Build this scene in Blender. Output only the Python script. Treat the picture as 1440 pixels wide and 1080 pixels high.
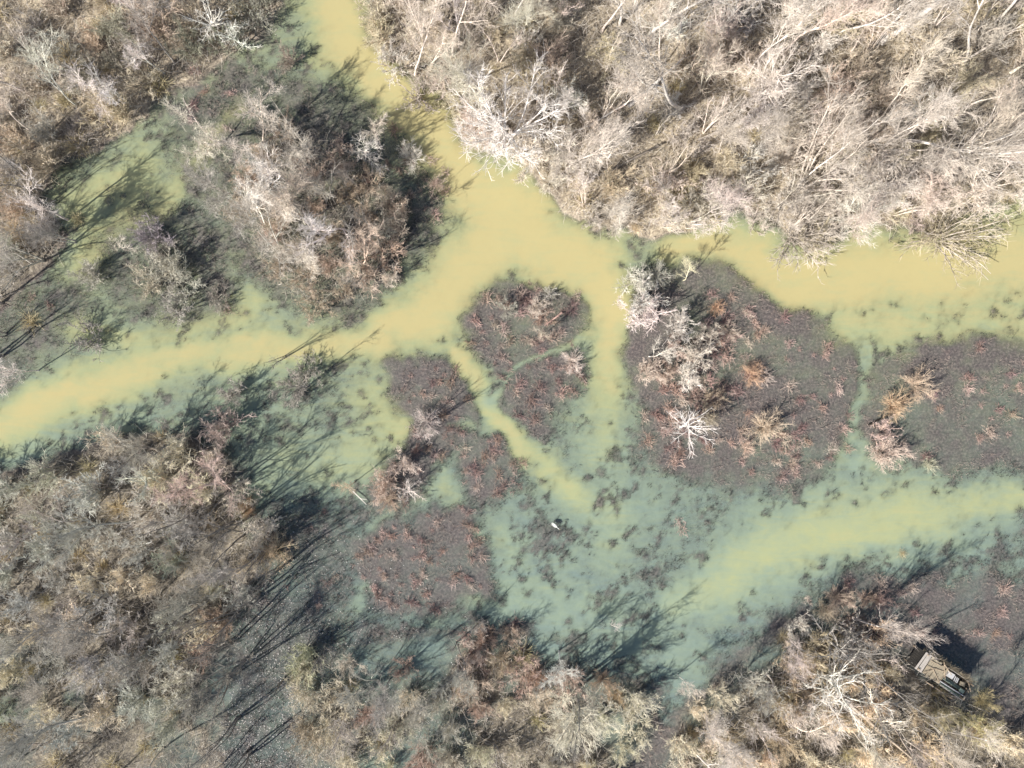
import bpy, math, random
import numpy as np
from mathutils import Vector, Matrix

# ---------------------------------------------------------------- clear, camera, sky, sun, exposure
for o in list(bpy.data.objects):
    bpy.data.objects.remove(o)
S = bpy.context.scene
C = S.collection
rnd = random.Random(7)
rng = np.random.default_rng(11)
H = 50.0                                   # height of the drone above the water, m

cam_d = bpy.data.cameras.new('camera')
cam = bpy.data.objects.new('camera', cam_d); C.objects.link(cam)
cam.location = (0, 0, H); cam.rotation_euler = (0, 0, 0)
cam_d.sensor_width = 36; cam_d.lens = 25.0; cam_d.clip_end = 2000; cam_d.clip_start = 0.5
S.camera = cam
S.render.resolution_x, S.render.resolution_y = 1024, 768

EL, AZ = math.radians(36), math.radians(38)          # sun elevation; direction the shadows run (from +x)
W = bpy.data.worlds.new('World'); S.world = W; W.use_nodes = True
nt = W.node_tree; nt.nodes.clear()
sky = nt.nodes.new('ShaderNodeTexSky'); sky.sky_type = 'NISHITA'; sky.sun_disc = False
sky.sun_elevation = EL
sky.sun_rotation = math.atan2(-math.cos(AZ), -math.sin(AZ)) % (2*math.pi)
bg = nt.nodes.new('ShaderNodeBackground'); bg.inputs['Strength'].default_value = 0.064
wo = nt.nodes.new('ShaderNodeOutputWorld')
nt.links.new(sky.outputs[0], bg.inputs[0]); nt.links.new(bg.outputs[0], wo.inputs[0])

sun_d = bpy.data.lights.new('sun', 'SUN'); sun_d.energy = 5.0; sun_d.angle = math.radians(0.5)
sun_d.color = (1.0, 0.95, 0.87)
sun = bpy.data.objects.new('sun', sun_d); C.objects.link(sun)
dvec = Vector((math.cos(AZ)*math.cos(EL), math.sin(AZ)*math.cos(EL), -math.sin(EL)))
sun.rotation_euler = dvec.to_track_quat('-Z', 'Y').to_euler()
sun.location = (-20, -20, 40)

S.view_settings.view_transform = 'Standard'; S.view_settings.look = 'None'
S.view_settings.exposure = 0.90; S.view_settings.gamma = 1
S.view_settings.use_curve_mapping = False
S.cycles.max_bounces = 6; S.cycles.transparent_max_bounces = 12

def P(u, v, h=0.0):
    """photo pixel (1440 wide) seen at height h -> world x, y"""
    k = (H-h)/H/20.0
    return ((u-720)*k, (540-v)*k)

# ---------------------------------------------------------------- materials
def new_mat(name):
    m = bpy.data.materials.new(name); m.use_nodes = True
    t = m.node_tree; t.nodes.clear()
    return m, t, t.nodes.new
def lk(t, a, b): t.links.new(a, b)
def ramp(t, stops, fac, interp='LINEAR'):
    r = t.nodes.new('ShaderNodeValToRGB'); cr = r.color_ramp; cr.interpolation = interp
    while len(cr.elements) < len(stops): cr.elements.new(0.5)
    for e, (p, c) in zip(cr.elements, stops): e.position = p; e.color = (*c, 1)
    lk(t, fac, r.inputs[0]); return r.outputs[0]
def noise(t, scale, detail=4, rough=.55, vec=None, dist=0.0):
    n = t.nodes.new('ShaderNodeTexNoise'); n.inputs['Scale'].default_value = scale
    n.inputs['Detail'].default_value = detail; n.inputs['Roughness'].default_value = rough
    n.inputs['Distortion'].default_value = dist
    if vec is not None: lk(t, vec, n.inputs['Vector'])
    return n.outputs['Fac']
def math_(t, op, a, b=None, clamp=False):
    n = t.nodes.new('ShaderNodeMath'); n.operation = op; n.use_clamp = clamp
    for i, x in enumerate((a, b)):
        if x is None: continue
        if isinstance(x, (int, float)): n.inputs[i].default_value = x
        else: lk(t, x, n.inputs[i])
    return n.outputs[0]
def mixc(t, f, a, b, mode='MIX'):
    n = t.nodes.new('ShaderNodeMix'); n.data_type = 'RGBA'; n.blend_type = mode
    for s, x in ((n.inputs[0], f), (n.inputs[6], a), (n.inputs[7], b)):
        if isinstance(x, (int, float)): s.default_value = x
        elif isinstance(x, tuple): s.default_value = (*x, 1)
        else: lk(t, x, s)
    return n.outputs[2]
def attr(t, name):
    n = t.nodes.new('ShaderNodeAttribute'); n.attribute_name = name; return n.outputs['Fac']
def pos(t):
    return t.nodes.new('ShaderNodeNewGeometry').outputs['Position']
def principled(t, col, rough=.9, spec=.2, bump=None, bstr=.3, bdist=.02):
    p = t.nodes.new('ShaderNodeBsdfPrincipled'); p.inputs['Roughness'].default_value = rough
    p.inputs['Specular IOR Level'].default_value = spec
    if isinstance(col, tuple): p.inputs['Base Color'].default_value = (*col, 1)
    else: lk(t, col, p.inputs['Base Color'])
    if bump is not None:
        b = t.nodes.new('ShaderNodeBump'); b.inputs['Strength'].default_value = bstr
        b.inputs['Distance'].default_value = bdist
        lk(t, bump, b.inputs['Height']); lk(t, b.outputs[0], p.inputs['Normal'])
    o = t.nodes.new('ShaderNodeOutputMaterial'); lk(t, p.outputs[0], o.inputs[0]); return p

def plant_mat(name, var=.35, scale=6.0, rough=.85):
    """bark / twig colour: the object's own colour, mottled in object space"""
    m, t, n = new_mat(name)
    oi = n('ShaderNodeObjectInfo')
    tc = n('ShaderNodeTexCoord')
    f = noise(t, scale, 3, .6, tc.outputs['Object'])
    f2 = noise(t, scale*.25, 2, .5, tc.outputs['Object'])
    g = math_(t, 'ADD', math_(t, 'MULTIPLY', f, .6), math_(t, 'MULTIPLY', f2, .4))
    k = ramp(t, [(.32, (1-var,)*3), (.5, (1, 1, 1)), (.68, (1+var*.8,)*3)], g)
    c = mixc(t, 1.0, oi.outputs['Color'], k, 'MULTIPLY')
    principled(t, c, rough, .15)
    return m
M_BARK = plant_mat('bark', .45, 3.0)
M_TWIG = plant_mat('twig', .35, 2.2)
M_WEED = plant_mat('weed', .45, 4.0)

def plain(name, col, rough=.8, var=.2, scale=3.0, stretch=None):
    m, t, n = new_mat(name)
    tc = n('ShaderNodeTexCoord'); mp = n('ShaderNodeMapping'); lk(t, tc.outputs['Object'], mp.inputs[0])
    if stretch: mp.inputs['Scale'].default_value = stretch
    f = noise(t, scale, 5, .6, mp.outputs[0])
    lo = tuple(c*(1-var) for c in col); hi = tuple(min(1, c*(1+var)) for c in col)
    principled(t, ramp(t, [(.3, lo), (.7, hi)], f), rough, .25, f, .25)
    return m
M_PLANK = plain('grey_plank', (.36, .33, .30), .85, .35, 4, (1, 12, 4))
M_REED = plain('reed_thatch', (.27, .23, .17), .9, .4, 5, (1, 14, 4))
M_DARKW = plain('dark_timber', (.06, .055, .05), .8, .4, 5)
M_WHITEB = plain('white_board', (.40, .40, .41), .6, .12, 6)
M_GREENB = plain('green_painted_plank', (.22, .27, .22), .7, .3, 6)
M_POST = plain('post_timber', (.33, .26, .19), .85, .3, 6)
M_FEATHER = plain('white_feather', (.62, .63, .60), .7, .04, 12)
M_BEAK = plain('yellow_beak', (.6, .4, .06), .5, .1, 12)
M_LEGB = plain('black_leg', (.03, .03, .03), .6, .1, 12)

# ---------------------------------------------------------------- terrain fields
def vnoise(x, y, scale, seed):
    r = np.random.default_rng(seed); N = 256; lat = r.random((N, N))
    u, v = x/scale+100.37, y/scale+100.71
    iu, iv = np.floor(u).astype(int), np.floor(v).astype(int); fu, fv = u-iu, v-iv
    fu = fu*fu*fu*(fu*(fu*6-15)+10); fv = fv*fv*fv*(fv*(fv*6-15)+10)
    g = lambda a, b: lat[a % N, b % N]
    return (g(iu, iv)*(1-fu)+g(iu+1, iv)*fu)*(1-fv)+(g(iu, iv+1)*(1-fu)+g(iu+1, iv+1)*fu)*fv
def fbm(x, y, scale, seed, oct=4, rough=.55):
    a, s, t = 1.0, 0.0, 0.0
    for i in range(oct):
        c, s_ = math.cos(i*1.3+.4), math.sin(i*1.3+.4)
        t = t+a*vnoise(x*c-y*s_, x*s_+y*c, scale/2**i, seed+i); s += a; a *= rough
    return t/s - .5
def poly_sd(x, y, poly):
    """signed distance (m), positive inside, poly in photo pixels"""
    p = np.array([P(*q) for q in poly]); d = np.full(x.shape, 1e9); ins = np.zeros(x.shape, bool)
    for i in range(len(p)):
        a, b = p[i], p[(i+1) % len(p)]; e = b-a
        t = np.clip(((x-a[0])*e[0]+(y-a[1])*e[1])/(e@e+1e-9), 0, 1)
        d = np.minimum(d, np.hypot(x-a[0]-t*e[0], y-a[1]-t*e[1]))
        c = ((a[1] > y) != (b[1] > y)) & (x < (b[0]-a[0])*(y-a[1])/((b[1]-a[1]) or 1e-9)+a[0])
        ins ^= c
    return np.where(ins, d, -d)
def stroke(x, y, pts, w):
    """0..1 soft channel along a polyline of (u, v, halfwidth px)"""
    out = np.zeros(x.shape)
    for (a, b) in zip(pts[:-1], pts[1:]):
        A, B = np.array(P(a[0], a[1])), np.array(P(b[0], b[1])); e = B-A
        t = np.clip(((x-A[0])*e[0]+(y-A[1])*e[1])/(e@e+1e-9), 0, 1)
        r = (a[2]*(1-t)+b[2]*t)/20.0
        d = np.hypot(x-A[0]-t*e[0], y-A[1]-t*e[1])
        ww = (a[3] if len(a) > 3 else 1)*(1-t)+(b[3] if len(b) > 3 else 1)*t
        out = np.maximum(out, np.exp(-(d/r)**2.2*1.05)*w*ww)
    return out
def sm(x, a, b):
    t = np.clip((x-a)/(b-a), 0, 1); return t*t*(3-2*t)

WOOD = {   # wooded or brushy ground, as polygons in photo pixels
 'A': [(505,-400),(512,60),(560,112),(605,150),(650,205),(715,212),(745,250),(775,290),(835,330),(900,345),(960,335),(1030,312),(1075,322),(1105,345),(1170,352),(1210,330),(1265,318),(1330,315),(1390,300),(1440,280),(1900,240),(1900,-400)],
 'B': [(-500,-400),(420,-400),(405,0),(375,30),(320,70),(290,100),(235,130),(200,170),(150,205),(90,240),(55,290),(85,330),(60,380),(25,420),(0,440),(-500,500)],
 'E': [(-500,690),(0,668),(60,655),(120,625),(190,600),(270,610),(320,650),(350,700),(395,750),(400,790),(355,830),(335,900),(310,950),(325,1010),(335,1090),(340,1500),(-500,1500)],
 'F': [(425,1500),(420,1000),(425,930),(480,905),(560,900),(640,880),(735,868),(750,920),(830,945),(895,965),(910,1010),(890,1080),(880,1500)],
 'G': [(925,1500),(930,1060),(960,1000),(1010,950),(1080,900),(1150,850),(1200,840),(1250,890),(1290,920),(1350,985),(1400,1000),(1440,1020),(1900,1100),(1900,1500)],
}
ISLE = {   # mud flats lying about at water level
 'upper_left': [(240,140),(330,90),(400,100),(440,120),(520,140),(600,180),(650,240),(655,280),(610,340),(570,400),(520,440),(470,455),(400,430),(340,380),(300,300),(250,240)],
 'small_left': [(160,300),(250,280),(330,330),(320,430),(260,460),(180,430),(110,400)],
 'centre': [(655,425),(700,400),(765,388),(822,415),(835,460),(805,490),(825,530),(800,570),(760,600),(722,592),(708,550),(690,520),(655,490)],
 'mid_left': [(560,520),(600,498),(645,515),(668,570),(655,620),(600,665),(570,715),(520,725),(508,700),(545,650),(585,600),(565,560)],
 'lower_small': [(640,622),(700,612),(738,640),(732,690),(700,718),(660,705),(642,665)],
 'large': [(885,390),(950,372),(1020,370),(1100,400),(1160,460),(1203,500),(1208,560),(1195,640),(1150,672),(1080,692),(1000,682),(930,665),(892,632),(910,560),(888,500),(898,450)],
 'right': [(1218,520),(1300,482),(1380,472),(1440,480),(1900,470),(1900,650),(1440,652),(1370,662),(1300,652),(1235,657),(1215,600)],
 'lower_mid': [(490,790),(530,745),(600,718),(660,712),(685,760),(680,830),(610,865),(540,855)],
 'lower_left': [(330,800),(380,720),(470,720),(500,760),(480,850),(540,890),(430,920),(425,1080),(420,1500),(330,1500)],
 'brush_edge': [(420,900),(560,885),(740,862),(760,930),(900,960),(930,1010),(1010,930),(1110,850),(1200,800),(1280,800),(1440,800),(1900,800),(1900,1500),(420,1500)],
 'left_bank': [(-500,430),(30,420),(100,400),(130,440),(60,500),(0,560),(-500,600)],
 'mid_upper': [(530,500),(560,490),(600,520),(580,590),(540,560)],
}
CH = [
 ([(470,-300,60),(470,0,46),(490,60,46),(530,110,46),(590,170,40),(660,240,50),(715,300,72),(760,345,64),(840,380,42),(866,430,36),(862,490,30,.8),(850,560,28,.5),(838,640,26,.35)], 1.0),
 ([(700,330,60),(655,385,48),(610,445,40),(520,480,28,.9),(420,482,24,.85),(310,494,26,.8),(210,514,30,.85),(110,552,32,.9),(0,600,38),(-500,640,60)], 1.0),
 ([(640,490,14,.8),(665,530,13,.8),(695,590,15,.85),(745,640,18,.8),(800,690,22,.75),(850,715,30,.4),(870,790,40,.3)], 1.0),
 ([(950,350,22,.8),(1030,345,30,.8),(1120,400,46),(1230,385,60),(1350,372,66),(1440,362,70),(1900,360,80)], 1.0),
 ([(1900,700,30),(1440,705,22,.7),(1320,720,44,.8),(1200,740,54,.9),(1100,775,52,.95),(1010,822,46,.95),(950,850,34,.8)], .9),
 ([(520,560,40),(560,590,34),(520,640,40),(430,660,30,.7)], .5),
 ([(600,870,20),(700,830,30),(780,850,60),(880,890,60),(960,910,50)], .30),
 ([(1440,450,50),(1330,440,50),(1210,460,50)], .55),
 ([(120,300,34),(200,240,34),(110,380,26),(240,270,20),(330,140,10)], .42),
 ([(350,430,30),(250,470,20),(100,470,20)], .4),
 ([(400,640,30),(330,720,10)], .3),
 ([(1215,500,20),(1207,540,14),(1204,600,17),(1200,660,22)], .56),
 ([(480,890,12),(520,800,12),(530,740,12),(600,690,10)], .30),
 ([(690,560,8),(715,525,9),(760,505,9),(835,480,15)], .62),
 ([(640,600,14),(665,600,12),(690,600,12)], .45),
 ([(620,690,12),(655,740,14),(720,770,30)], .28),
]
def fields(x, y):
    wx = x+fbm(x, y, 4.0, 21, 4)*2.2+fbm(x, y, .9, 31, 3)*.5
    wy = y+fbm(x, y, 4.0, 41, 4)*2.2+fbm(x, y, .9, 51, 3)*.5
    D = .17+fbm(x, y, 5, 61, 4)*.16
    D = D+fbm(x*.8+y*.6, y*.8-x*.6, 1.6, 71, 4, .65)*.17
    h1 = fbm(x, y, .70, 81, 4, .55); reg = fbm(x, y, 3.5, 85, 2)         # drowned weed hummocks, gathered in places
    h2 = fbm(x, y, .5, 83, 3, .6)
    hum = np.clip(h1-.055+reg*.30, 0, 1)+np.clip(h2-.09+reg*.25, 0, 1)*.55
    silt = .12+sm(y, -20, 9)*.34
    ch = np.zeros(x.shape)
    for pts, w in CH: ch = np.maximum(ch, stroke(wx, wy, pts, w))
    chn = np.clip(ch*(1+fbm(x, y, 2.2, 88, 5, .65)*1.1*(1-ch*.75)), 0, 1)
    D = D*(1-chn)+chn*.60
    D = D-hum*1.05*(1-.80*sm(chn, .4, .95))
    D = np.maximum(D, .03+np.clip(fbm(x, y, .3, 89, 2), 0, 1)*.08)
    thin = np.maximum(stroke(x, y, [(1215,500,30),(1207,540,24),(1204,600,22),(1200,660,26)], 1), stroke(x, y, [(690,560,16),(715,525,20),(760,505,20),(815,485,14)], 1)); thin = np.maximum(thin, stroke(x, y, [(635,600,20),(672,600,16)], 1))
    silt = np.clip(silt+chn*(1-thin*.95)*(.14+.46*sm(y, -36, 1)), 0, 1)
    isl = np.full(x.shape, -9.0); soft = np.full(x.shape, -9.0)
    vx, vy = wx+fbm(x, y, 1.1, 35, 4)*1.3, wy+fbm(x, y, 1.1, 36, 4)*1.3
    for k, pl in ISLE.items():
        sd = poly_sd(vx, vy, pl)-(.5 if k == 'brush_edge' else 0)
        if k in ('upper_left', 'small_left', 'left_bank', 'lower_left'): soft = np.maximum(soft, sd)
        else: isl = np.maximum(isl, sd)
    mudh = -.018+fbm(x, y, 2.8, 91, 5, .62)*.17+fbm(x, y, .35, 95, 2)*.03
    mudh = np.minimum(mudh, -.006+np.clip(mudh, 0, 1)*.15)
    f = np.maximum(sm(isl, -1.2, .5), sm(soft, -1.6, 1.0)*.74)*(1-sm(ch, .30, .85)*.85)
    D = D*(1-f)-mudh*f
    wd = np.full(x.shape, -9.0)
    for k, pl in WOOD.items(): wd = np.maximum(wd, poly_sd(wx, wy, pl))
    z = -D
    g = sm(wd, -.6, 1.2)
    woodz = .10+.10*sm(wd, 0, 4)+fbm(x, y, 3.5, 101, 4)*.35+fbm(x, y, .5, 105, 2)*.08
    low = sm(-y, 4, 14)*sm(-x, -2, 8)                     # lower left thicket stands in a film of water
    woodz = woodz-low*.17
    bot = sm(-y, 12, 18)*sm(x, -14, -8); woodz = woodz-bot*.12
    z = z*(1-g)+woodz*g
    return z, silt, g, f

def axis(lim, step, far):
    a = np.arange(-lim, lim+step/2, step); o = []; s = step; v = lim
    while v < far: s *= 1.35; v += s; o.append(v)
    o = np.array(o); return np.concatenate([-o[::-1], a, o])
def grid(name, step, limx, limy, far, mat, kind, zfun):
    ax, ay = axis(limx, step, far), axis(limy, step, far)
    X, Y = np.meshgrid(ax, ay); x, y = X.ravel(), Y.ravel()
    z, at = zfun(x, y); nx, ny = len(ax), len(ay)
    me = bpy.data.meshes.new(name)
    idx = np.arange(nx*ny).reshape(ny, nx)
    F = np.stack([idx[:-1, :-1], idx[:-1, 1:], idx[1:, 1:], idx[1:, :-1]], -1).reshape(-1, 4)
    fill_mesh(me, np.stack([x, y, z], -1), F)
    for k, v in at.items():
        a = me.attributes.new(k, 'FLOAT', 'POINT'); a.data.foreach_set('value', v.astype(np.float32))
    me.polygons.foreach_set('use_smooth', np.ones(len(F), bool))
    me.materials.append(mat)
    o = bpy.data.objects.new(name, me); C.objects.link(o); o['kind'] = kind
    return o
def fill_mesh(me, V, F):
    F = np.asarray(F); k = F.shape[1]
    me.vertices.add(len(V)); me.vertices.foreach_set('co', V.astype(np.float32).ravel())
    me.loops.add(F.size); me.loops.foreach_set('vertex_index', F.astype(np.int32).ravel())
    me.polygons.add(len(F))
    me.polygons.foreach_set('loop_start', np.arange(0, F.size, k, dtype=np.int32))
    me.polygons.foreach_set('loop_total', np.full(len(F), k, dtype=np.int32))
    me.update(); me.validate()

# ground material: wet mud on the flats, leaf litter and straw under the brush
m, t, n = new_mat('ground'); M_GROUND = m
p_ = pos(t)
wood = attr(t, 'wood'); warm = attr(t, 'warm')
nA = noise(t, .55, 6, .65, p_, .6); nB = noise(t, 6, 6, .75, p_); nC = noise(t, 26, 3, .7, p_)
mud = ramp(t, [(.32, (.046, .036, .036)), (.5, (.110, .088, .084)), (.70, (.25, .20, .18))], nB)
mud = mixc(t, math_(t, 'MULTIPLY', ramp(t, [(.45, (0, 0, 0)), (.65, (1, 1, 1))], nA), .35), mud, (.12, .125, .10))
speck = ramp(t, [(.60, (0, 0, 0)), (.68, (1, 1, 1))], nC)
mud = mixc(t, math_(t, 'MULTIPLY', speck, .45), mud, (.21, .18, .155))
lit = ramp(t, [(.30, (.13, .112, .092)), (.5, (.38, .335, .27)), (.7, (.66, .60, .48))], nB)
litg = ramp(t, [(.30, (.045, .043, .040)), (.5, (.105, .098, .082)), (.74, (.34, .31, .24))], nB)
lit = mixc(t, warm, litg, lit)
patch = ramp(t, [(.40, (.55, .52, .5)), (.6, (1.05, 1.0, .92))], nA)
lit = mixc(t, 1.0, lit, patch, 'MULTIPLY')
col = mixc(t, math_(t, 'ADD', wood, math_(t, 'MULTIPLY', math_(t, 'SUBTRACT', nB, .5), .8), True), mud, lit)
rg = principled(t, col, .75, .35, nB, .8, .05)

m, t, n = new_mat('water'); M_WATER = m
p_ = pos(t)
dep = attr(t, 'depth'); silt = attr(t, 'silt')
n1 = noise(t, .55, 5, .6, p_, .8); n2 = noise(t, 2.2, 5, .65, p_, .5)
q = math_(t, 'ADD', math_(t, 'MULTIPLY', math_(t, 'SUBTRACT', n1, .5), .16), math_(t, 'ADD', math_(t, 'MULTIPLY', math_(t, 'SUBTRACT', n2, .5), .24), math_(t, 'MULTIPLY', math_(t, 'SUBTRACT', noise(t, 6.5, 4, .6, p_), .5), .12)))
d2 = math_(t, 'ADD', dep, math_(t, 'MULTIPLY', q, math_(t, 'MINIMUM', math_(t, 'MULTIPLY', math_(t, 'MAXIMUM', dep, 0), 6), 1)))
d2 = math_(t, 'MAXIMUM', d2, 0.0)
alpha = math_(t, 'SUBTRACT', 1, math_(t, 'POWER', 2.71828, math_(t, 'MULTIPLY', d2, -5.6)))
mpw = n('ShaderNodeMapping'); mpw.inputs['Rotation'].default_value = (0, 0, -.25); mpw.inputs['Scale'].default_value = (.35, 1.3, 1); lk(t, p_, mpw.inputs[0])
nst = noise(t, .9, 6, .62, mpw.outputs[0], 1.6)
silt = math_(t, 'ADD', silt, math_(t, 'MULTIPLY', math_(t, 'SUBTRACT', nst, .5), .55))
yel = math_(t, 'ADD', silt, math_(t, 'MULTIPLY', math_(t, 'SUBTRACT', n1, .5), .35), True)
wc = ramp(t, [(0, (.180, .252, .245)), (.35, (.245, .305, .225)), (.65, (.315, .338, .19)), (1, (.392, .345, .175))], yel)
df = n('ShaderNodeBsdfDiffuse'); lk(t, wc, df.inputs[0])
tr = n('ShaderNodeBsdfTransparent'); tr.inputs[0].default_value = (.95, .97, .98, 1)
mx = n('ShaderNodeMixShader'); lk(t, alpha, mx.inputs[0]); lk(t, tr.outputs[0], mx.inputs[1]); lk(t, df.outputs[0], mx.inputs[2])
gl = n('ShaderNodeBsdfGlossy'); gl.inputs['Roughness'].default_value = .06
bp = n('ShaderNodeBump'); bp.inputs['Strength'].default_value = .12; bp.inputs['Distance'].default_value = .02
lk(t, noise(t, 5, 3, .5, p_), bp.inputs['Height']); lk(t, bp.outputs[0], gl.inputs['Normal'])
lw = n('ShaderNodeLayerWeight'); lw.inputs['Blend'].default_value = .5
fr = math_(t, 'ADD', math_(t, 'MULTIPLY', math_(t, 'POWER', lw.outputs['Facing'], 5), .9), .025)
mx2 = n('ShaderNodeMixShader'); lk(t, fr, mx2.inputs[0]); lk(t, mx.outputs[0], mx2.inputs[1]); lk(t, gl.outputs[0], mx2.inputs[2])
ou = n('ShaderNodeOutputMaterial'); lk(t, mx2.outputs[0], ou.inputs[0])

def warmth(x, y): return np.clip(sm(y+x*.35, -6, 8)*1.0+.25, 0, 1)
def ground_z(x, y):
    z, s, g, f = fields(x, y)
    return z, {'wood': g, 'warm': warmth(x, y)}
def water_z(x, y):
    z, s, g, f = fields(x, y)
    return np.zeros_like(z), {'depth': -z, 'silt': s}
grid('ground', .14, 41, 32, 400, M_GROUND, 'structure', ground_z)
grid('water', .20, 41, 32, 400, M_WATER, 'structure', water_z)
def gz(x, y):
    return fields(np.array([x], float), np.array([y], float))[0][0]

# ---------------------------------------------------------------- plant generator
def unit(v): return v/np.maximum(np.linalg.norm(v, axis=-1, keepdims=True), 1e-9)
def march(start, dirn, length, k, wig, up, r):
    """n polylines of k points: each step bends at random and towards the sky"""
    n = len(start); Pt = np.empty((n, k, 3)); Pt[:, 0] = start; d = unit(dirn)
    step = (length/(k-1))[:, None]
    for i in range(1, k):
        d = unit(d+r.normal(0, wig, (n, 3))+np.array([0, 0, up])); Pt[:, i] = Pt[:, i-1]+d*step
    return Pt
def spawn(PP, RR, n, tr, lr, ar, k, wig, up, rf, r, rmin=.004, even=False):
    """n children on the polylines PP (m,k0,3)"""
    seg = np.linalg.norm(PP[:, -1]-PP[:, 0], axis=1)+.05
    par = r.choice(len(PP), n, p=seg/seg.sum()); k0 = PP.shape[1]
    tt = r.uniform(tr[0], tr[1], n)*(k0-1)*.999; i = np.minimum(tt.astype(int), k0-2); f = (tt-i)[:, None]
    a, b = PP[par, i], PP[par, i+1]; st = a*(1-f)+b*f; dr = unit(b-a)
    rad = RR[par, i]*(1-f[:, 0])+RR[par, i+1]*f[:, 0]
    ang = r.uniform(ar[0], ar[1], n)
    rv = r.normal(0, 1, (n, 3)); pr = unit(rv-(rv*dr).sum(1, keepdims=True)*dr)
    if even:
        az = np.arange(n)*2.39996+r.normal(0, .15, n); pr = np.stack([np.cos(az), np.sin(az), np.zeros(n)], -1)
    d = dr*np.cos(ang)[:, None]+pr*np.sin(ang)[:, None]
    L = r.uniform(lr[0], lr[1], n)*(1.15-.5*tt/(k0-1))
    Q = march(st, d, L, k, wig, up, r)
    R0 = np.maximum(rad*rf*r.uniform(.7, 1.1, n), rmin)
    R = R0[:, None]*np.linspace(1, .35, k)[None]
    return Q, np.maximum(R, rmin*.45), par
class MB:
    def __init__(s): s.V, s.F, s.n = [], [], 0
    def tubes(s, Pt, R, sides=3, tip=False):
        n, k, _ = Pt.shape
        if n == 0: return
        ch = unit(Pt[:, -1]-Pt[:, 0]); ref = np.where(np.abs(ch[:, 2:3]) < .9, np.array([[0, 0, 1.]]), np.array([[1., 0, 0]]))
        e1 = unit(np.cross(ch, ref)); e2 = np.cross(ch, e1)
        an = np.arange(sides)*2*math.pi/sides
        ring = (np.cos(an)[:, None]*e1[:, None, :]+np.sin(an)[:, None]*e2[:, None, :])     # n,sides,3
        V = Pt[:, :, None, :]+ring[:, None]*R[:, :, None, None]
        s.V.append(V.reshape(-1, 3))
        b = s.n+(np.arange(n)*k*sides)[:, None, None]
        i = (np.arange(k-1)*sides)[None, :, None]; j = np.arange(sides)[None, None]; j2 = (j+1) % sides
        a0, a1, a2, a3 = b+i+j, b+i+j2, b+i+sides+j2, b+i+sides+j
        s.F.append(np.stack(np.broadcast_arrays(a0, a1, a2, a3), -1).reshape(-1, 4)); s.n += n*k*sides
    def mesh(s, name, mat, smooth=False):
        me = bpy.data.meshes.new(name)
        if s.V:
            fill_mesh(me, np.concatenate(s.V), np.concatenate(s.F))
            if smooth: me.polygons.foreach_set('use_smooth', np.ones(len(me.polygons), bool))
        me.materials.append(mat); return me
def link(name, me, parent=None, color=None):
    o = bpy.data.objects.new(name, me); C.objects.link(o)
    if parent: o.parent = parent
    if color: o.color = color
    return o

def tree_parts(seed, h, tr=.12, lean=(0, 0), stems=1, clear=.3, limbs=6, limb_len=.45, limb_ang=(.5, 1.0),
               l2=60, l3=500, l4=1400, up=.08, wig=.16, tw=.011, spread_stem=.25, even=False):
    """meshes of one bare tree: [(part name, mesh), ...]"""
    r = np.random.default_rng(seed); parts = []
    d0 = np.tile(np.array([[lean[0], lean[1], 1.0]]), (stems, 1))+r.normal(0, spread_stem if stems > 1 else .03, (stems, 3))*np.array([1, 1, 0])
    st = np.tile(np.array([[0, 0, -.25]]), (stems, 1))+r.normal(0, .12 if stems > 1 else 0, (stems, 3))*np.array([1, 1, 0])
    T = march(st, d0, h*r.uniform(.85, 1.0, stems), 10, .09, .02, r)
    TR = (tr*r.uniform(.7, 1, stems))[:, None]*np.linspace(1, .22, 10)[None]; TR[:, 0] *= 1.5
    b = MB(); b.tubes(T, TR, 6); parts.append(('trunk', b.mesh('trunk', M_BARK, True)))
    L, LR, _ = spawn(T, TR, limbs, (clear, .97), (h*limb_len*.6, h*limb_len), limb_ang, 8, wig, up, .62, r, .022, even)
    A2, R2, p2 = spawn(np.concatenate([L, L, T[:, 2:]]), np.concatenate([LR, LR, TR[:, 2:]]), l2, (.2, .98), (h*.10, h*.24), (.4, 1.0), 6, wig*1.1, up, .6, r, .013) if False else \
        spawn(L, LR, l2, (.15, .98), (h*.10, h*.26), (.4, 1.0), 6, wig*1.1, up, .6, r, .014)
    A3, R3, p3 = spawn(A2, R2, l3, (.1, 1), (h*.05, h*.12), (.35, 1.0), 4, wig*1.1, up, .6, r, tw)
    for i in range(limbs):
        b = MB(); b.tubes(L[i:i+1], LR[i:i+1], 5); k = p2 == i; b.tubes(A2[k], R2[k], 4)
        parts.append(('limb', b.mesh('limb', M_BARK, True)))
    c = MB(); c.tubes(A3, R3, 3)
    Tt, RT, _ = spawn(T[:, 5:], TR[:, 5:], max(8, l3//8), (.1, 1), (h*.06, h*.14), (.4, 1.1), 4, wig, up, .5, r, tw); c.tubes(Tt, RT, 3)
    if l4:
        A4, R4, _ = spawn(np.concatenate([A3, Tt]), np.concatenate([R3, RT]), l4, (.1, 1), (h*.025, h*.07), (.3, 1.0), 3, wig, up, .7, r, tw*.8); c.tubes(A4, R4, 3)
    parts.append(('crown', c.mesh('crown', M_TWIG)))
    return parts
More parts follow.
